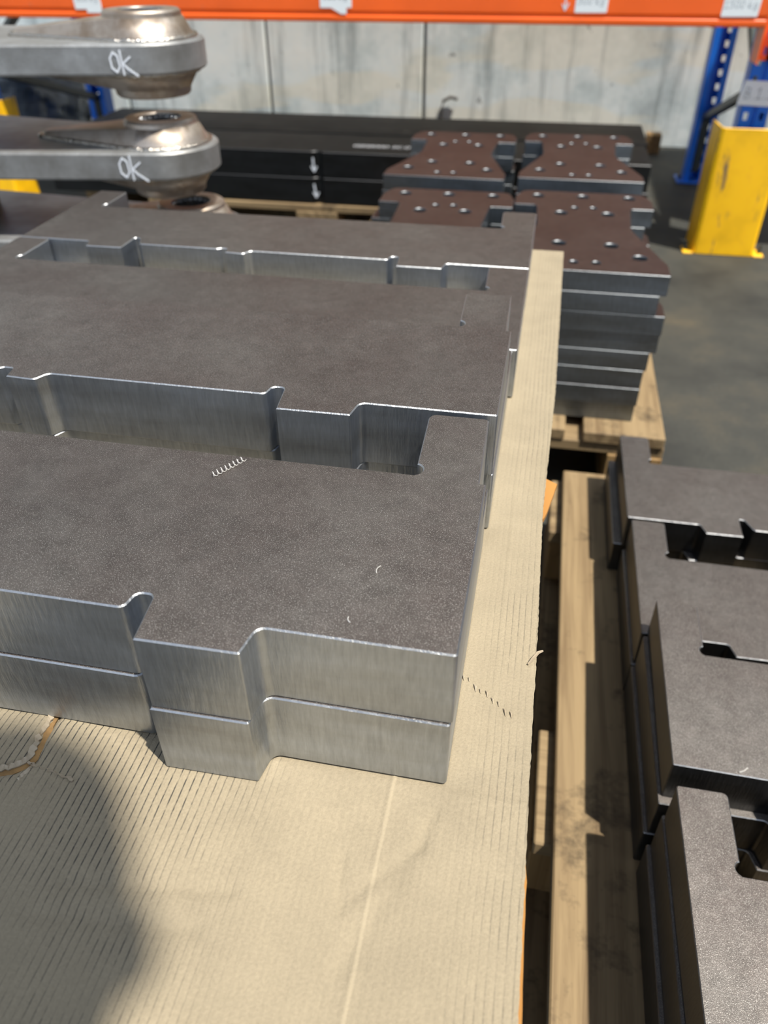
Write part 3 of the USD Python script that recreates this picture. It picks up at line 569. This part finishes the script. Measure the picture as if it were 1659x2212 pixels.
def rack_beam(label, y, z, front, labels, ox=0.0):
    t = thing('rack_beam', label, 'rack beam', (ox, 0, 0))
    prof = rounded([(0, .006, .002), (.004, 0, .002), (.045, 0, .002), (.045, .125, .004), (0, .125, .006), (0, .030, .004), (.007, .023, .003), (0, .016, .003)])
    m = trimesh.creation.extrude_polygon(prof, 2.60, engine='earcut')
    s = 1 if front else -1
    m.apply_transform(frame_T((0, s, 0), (0, 0, 1), (0, 0, 0))); m.apply_translation((-2.045 if s > 0 else .555, y, z))
    obj('beam', m, M_orange, t, smooth=30)
    for sd, x in ((-1, -2.072), (1, .585)):
        p = sbox(-.028, z - .092, .028, z + .16)
        for k in range(5): p = p.difference(Polygon([(.010, z - .075 + .05 * k), (.018, z - .075 + .05 * k), (.020, z - .053 + .05 * k), (.008, z - .053 + .05 * k)]) if False else sbox(.004, z - .078 + .05 * k, .014, z - .056 + .05 * k))
        m = moved(slab(p, 0, .004, .0008), T=frame_T(*FACE)); yy = 2.830 if s > 0 else 3.734
        pl = cat(moved(m, (x, yy, 0)), cbox(x - sd * .028 - .002, min(y, yy), z - .092, x - sd * .028 + .002, max(y, yy), z + .16, .0008))
        obj('end_connector', pl, M_orange, t)
    for (x0, x1, zb, txt, sl, ex) in labels:
        lp = rounded([(x0, zb, .003), (x1, zb + .001, .003), (x1 + sl, zb + .075, .003), (x0 + sl, zb + .075, .003)])
        if ex: lp = lp.union(Polygon(ex))
        lb = obj('weight_label', moved(slab(lp, 0, .0012, .0003), (0, y, 0), frame_T(*FACE)), M_label, t)
        hgt = .018; wd = len(txt) * .72 * hgt
        obj('lettering', moved(hand(txt, hgt, .0017, .0005, .80), ((x0 + x1) / 2 - wd * .5, y - .0012, zb + .022), frame_T(*FACE)), M_ink, lb)
    return t
BY, BZ = 2.73, .645
rack_beam('front orange rack beam with white hand-lettered weight labels', BY, BZ, True,
          [(-1.572, -1.478, .670, '500 kg', -.005, [(-1.532, .672), (-1.532, .6605), (-1.480, .6605), (-1.478, .69)]), (-.748, -.648, .681, '500 kg', 0, [(-.715, .682), (-.682, .6655), (-.665, .6655), (-.664, .69)]), (.020, .112, .6755, '500 kg', .002, None), (.428, .527, .670, '1500 kg', .004, None)])
rack_beam('rear orange rack beam near the concrete wall', 3.835, BZ, False, [])
rack_beam('unseen front orange rack beam of the shading bay added on the right', BY, BZ, True, [], 2.698)  # beams of the added bay, there to hold its shading load
rack_beam('unseen rear orange rack beam of the shading bay added on the right', 3.835, BZ, False, [], 2.698)
bm = stage.GetPrimAtPath('/World/rack_beam')
obj('painted_arrow', moved(flat(strokes([[(0, .06), (0, 0)], [(-.008, .012), (0, -.002), (.009, .014)]], .0045), .0008), (-.008, BY, .684), frame_T(*FACE)), M_chalk, bm, label='white arrow pointing down')

M_box = painted('carton', (.33, .24, .14), .85, (.25, .18, .10), 8.0)
for x, who in ((-2.025, 'left'), (-1.15, 'middle'), (-.275, 'right'), (1.0, 'next bay')):  # unseen loads added to throw shade behind and below the beams
    pallet('pallet', 'unseen pallet added on the rack beams for shade, %s one' % who, x, 2.742, z=BZ + .125)
    c = thing('carton', 'unseen brown carton added for shade on the %s pallet up in the rack' % who, 'carton', (x + .03, 2.78, BZ + .269))
    obj('box', cbox(0, 0, 0, .74, 1.12, .75, .004), M_box, c); obj('tape_strip', cbox(.34, 0, .75, .40, 1.12, .7512, .0003), M_label, c)

# yellow post guards
def guard(label, x, y):
    t = thing('post_guard', label, 'post guard', (x, y, 0))
    u = rounded([(-.096, 0, .014), (.096, 0, .014), (.105, .13, .002), (.099, .13, .002), (.090, .006, .009), (-.090, .006, .009), (-.099, .13, .002), (-.105, .13, .002)])
    obj('shield', slab(u, .001, .385, .0012), M_yellow, t, smooth=30)
    for s in (-1, 1):
        a, b = sorted((s * .096, s * .128))
        fl = obj('foot_flange', cbox(a, -.004, 0, b, .06, .006, .001), M_yellow, t)
        obj('anchor_bolt', cat(trimesh.creation.cylinder(.009, .012, sections=6, transform=trimesh.transformations.translation_matrix((s * .118, .028, .012))), trimesh.creation.cylinder(.005, .03, sections=10, transform=trimesh.transformations.translation_matrix((s * .118, .028, .018)))), M_black, fl)
    return t
guard('scratched yellow post guard in front of the right rack frame', .600, 2.728)
guard('left yellow post guard, glimpsed between the link arms', -2.075, 2.735)

# film-wrapped goods behind the left rack frame
def lump(label, c, size, seed):
    m = trimesh.creation.box((1, 1, 1)); m = m.subdivide().subdivide().subdivide().subdivide().subdivide()
    v = np.array(m.vertices); r = (np.abs(v * 2) ** 6).sum(1) ** (1 / 6); v = v / r[:, None] * .96
    v = v * np.array(size)[None]; d = meshkit.fbm(v * 6.0 + seed, 4, seed) - .5; n = m.vertex_normals
    v = v + n * d[:, None] * .09; v[:, 2] -= v[:, 2].min()
    o = UsdGeom.Xform.Define(stage, numbered('/World/wrapped_bundle')); o.AddTranslateOp().Set(Gf.Vec3d(*c)); tag(o, label, 'bundle', 'film-wrapped bundles')
    obj('wrapping', trimesh.Trimesh(v, m.faces, process=False), M_film, o.GetPrim(), smooth=40)
lump('dark bundle wrapped in glossy stretch film beside the left rack frame', (-2.75, 3.75, 0), (.9, .7, .42), 1)

# swarf and slivers on the plates
def helix(p, q, r, turns, n=90):
    p, q = np.array(p), np.array(q); t = np.linspace(0, 1, n); ax = (q - p) / np.linalg.norm(q - p); u = np.cross(ax, (0, 0, 1)); u /= np.linalg.norm(u); w = np.cross(u, ax)
    a = t * turns * 2 * np.pi
    return p + t[:, None] * (q - p) + r * (np.cos(a)[:, None] * u + np.sin(a)[:, None] * w)
ZP = ZC + .1
M_swarf = mat('swarf', {"p": ("principled_bsdf", {"base_color": (.85, .83, .78), "metallic": .7, "roughness": .35})}, [])
obj('swarf_curl', tube(helix((-.1785, .3545, ZP + .0020), (-.1655, .3755, ZP + .0020), .0017, 8), .00032, 5), M_swarf, label='thin silvery curl of swarf on the nearest plate, by its far edge', cat='swarf')
for i, (x, y, L, a, w) in enumerate(((-.0627, .2915, .006, 1.4, 'near the right edge of the nearest plate'), (-.0693, .2534, .004, 2.0, 'near the front notch of the nearest plate'))):
    s = np.linspace(-.5, .5, 7); c, sn = math.cos(a), math.sin(a)
    obj('metal_sliver', tube([(x + L * (u * c - (.5 - 2 * u * u) * .35 * sn), y + L * (u * sn + (.5 - 2 * u * u) * .35 * c), ZP + .0005) for u in s], .0003, 5), M_swarf, label='tiny bent metal sliver ' + w, cat='swarf')
obj('metal_sliver', tube([(.2255, .4505, .2946), (.2295, .4525, .2950), (.2335, .4565, .2946)], .0006, 5), M_swarf, label='tiny pale sliver on the second nearest stack of the right-hand pallet', cat='swarf')

# ------------------------------------------------------------------ the photographer, whose head shades the cardboard
def man_of(bones, ref=.012, it=8):
    def sph(c, r): return manifold3d.Manifold.sphere(r, 20).translate(list(map(float, c)))
    m = manifold3d.Manifold()
    for a, ra, b, rb in bones: m += manifold3d.Manifold.batch_hull([sph(a, ra), sph(b, rb)])
    m = m.refine_to_length(ref).to_mesh(); t = trimesh.Trimesh(m.vert_properties[:, :3], m.tri_verts, process=True)
    trimesh.smoothing.filter_taubin(t, iterations=it); return t
V3 = lambda *a: np.array(a, float)
CX, CY, CZ = V3(*R_), V3(*U_), V3(*B_); C0 = V3(0, 0, HC)
PC = C0 + .022 * CX - .055 * CY + .009 * CZ
Tp = np.eye(4); Tp[:3, 0], Tp[:3, 1], Tp[:3, 2], Tp[:3, 3] = CX, CY, CZ, PC
phone = thing('mobile_phone', 'black mobile phone held up in both hands by the photographer', 'phone')
bd = slab(rounded([(-.0355, -.0735, .010), (.0355, -.0735, .010), (.0355, .0735, .010), (-.0355, .0735, .010)]), -.004, .004, .0012)
M_phone = mat('phone_black', {"p": ("principled_bsdf", {"base_color": (.02, .02, .022), "roughness": .25})}, [])
obj('body', moved(bd, T=Tp), M_phone, phone)
M_skin = mat('skin', {"p": ("principled_bsdf", {"base_color": (.50, .31, .22), "roughness": .5})}, [])
M_cloth = painted('navy_sweater', (.03, .04, .07), .9); M_trous = painted('grey_trousers', (.06, .06, .065), .9)
M_hair = painted('brown_hair', (.05, .03, .02), .6); M_shoe = painted('black_shoes', (.02, .02, .02), .5)
HD = V3(.177, -.139, 1.62); FW = V3(-.22, .70, -.55); FW /= np.linalg.norm(FW); SD = np.cross(FW, V3(0, 0, 1)); SD /= np.linalg.norm(SD); UPH = np.cross(SD, FW)
h = lambda f, r, u: HD + f * FW + r * SD + u * UPH
NK, CH, PV = V3(.18, -.235, 1.475), V3(.185, -.30, 1.27), V3(.20, -.36, .96)
pers = thing('person', 'photographer in a navy sweater and grey trousers leaning over a phone held out', 'person')
bones = [(h(-.012, 0, .035), .088, h(.012, 0, .03), .084), (h(.02, 0, -.02), .072, h(.035, 0, -.075), .042), (h(-.03, 0, -.06), .055, NK, .056), (NK, .058, CH, .10),
         (h(.088, 0, .012), .012, h(.103, 0, -.028), .015), (h(.08, 0, -.058), .016, h(.07, 0, -.05), .03)]
for s in (-1, 1): bones += [(h(-.005, s * .082, .0), .014, h(-.012, s * .088, .028), .012)]
arms, legs = [], []
for s in (-1, 1):
    sh = V3(.185 + s * .175, -.285, 1.395); el = V3(.17 + s * .25, -.20, 1.13); wr = PC + s * .085 * CX - .085 * CY + .055 * CZ
    bones += [(NK, .05, sh, .052), (sh, .052, el, .040), (el, .038, wr, .026)]; arms += [(NK - V3(0, .01, .03), .066, sh, .066), (sh, .066, el, .050), (el, .048, el + (wr - el) * .9, .036)]
    pm = PC + s * .050 * CX - .040 * CY + .022 * CZ
    bones += [(wr, .026, pm, .021), (pm + .02 * CY, .013, pm - .025 * CY, .014)]
    for k in range(4):
        y = -.012 - .021 * k; ln = (.042, .047, .044, .034)[k]
        a = PC + s * .046 * CX + y * CY + .010 * CZ; b = PC + s * .045 * CX + (y + .003) * CY - .013 * CZ; c = PC + s * (.045 - ln) * CX + (y + .005) * CY - .014 * CZ
        bones += [(pm + (.02 - .016 * k) * CY, .010, a, .009), (a, .009, b, .0085), (b, .0085, c, .0075)]
    t1 = pm + .028 * CY + .012 * CZ; bones += [(pm + .01 * CZ, .013, t1, .010), (t1, .010, PC + s * .016 * CX + .012 * CY + .015 * CZ, .0085)]
    hp = PV + V3(s * .09, 0, -.02); kn = V3(.20 + s * .115, -.33, .50); an = V3(.20 + s * .125, -.40, .09)
    bones += [(PV, .10, hp, .085), (hp, .080, kn, .055), (kn, .052, an, .038), (an, .036, an + V3(s * .01, .14, -.055), .028)]
    legs += [(PV, .125, hp, .105), (hp, .100, kn, .072), (kn, .070, an + V3(0, 0, .02), .058)]
bones += [(CH, .115, PV, .11), (CH + V3(-.06, 0, 0), .09, CH + V3(.06, 0, 0), .09)]
obj('body', man_of(bones, .009, 5), M_skin, pers, smooth=True)
obj('sweater', man_of(arms + [(NK - V3(0, .01, .045), .075, CH, .125), (CH + V3(-.075, 0, 0), .105, CH + V3(.075, 0, 0), .105), (CH, .125, PV + V3(0, 0, .03), .135)], .014), M_cloth, pers, smooth=True)
obj('trousers', man_of(legs, .016), M_trous, pers, smooth=True)
for s in (-1, 1):
    an = V3(.20 + s * .125, -.40, .09)
    obj('shoe', man_of([(an + V3(0, -.02, -.045), .042, an + V3(s * .012, .16, -.055), .034), (an, .045, an + V3(0, 0, -.03), .045)], .012), M_shoe, pers, smooth=True)
    obj('eye', trimesh.creation.icosphere(2, .0125).apply_translation(h(.077, s * .031, .010)), M_label, pers, smooth=True)
obj('hair', man_of([(h(-.035, 0, .045), .088, h(.015, 0, .055), .082), (h(-.05, 0, -.01), .070, h(-.03, 0, .03), .085)], .012), M_hair, pers, smooth=True)
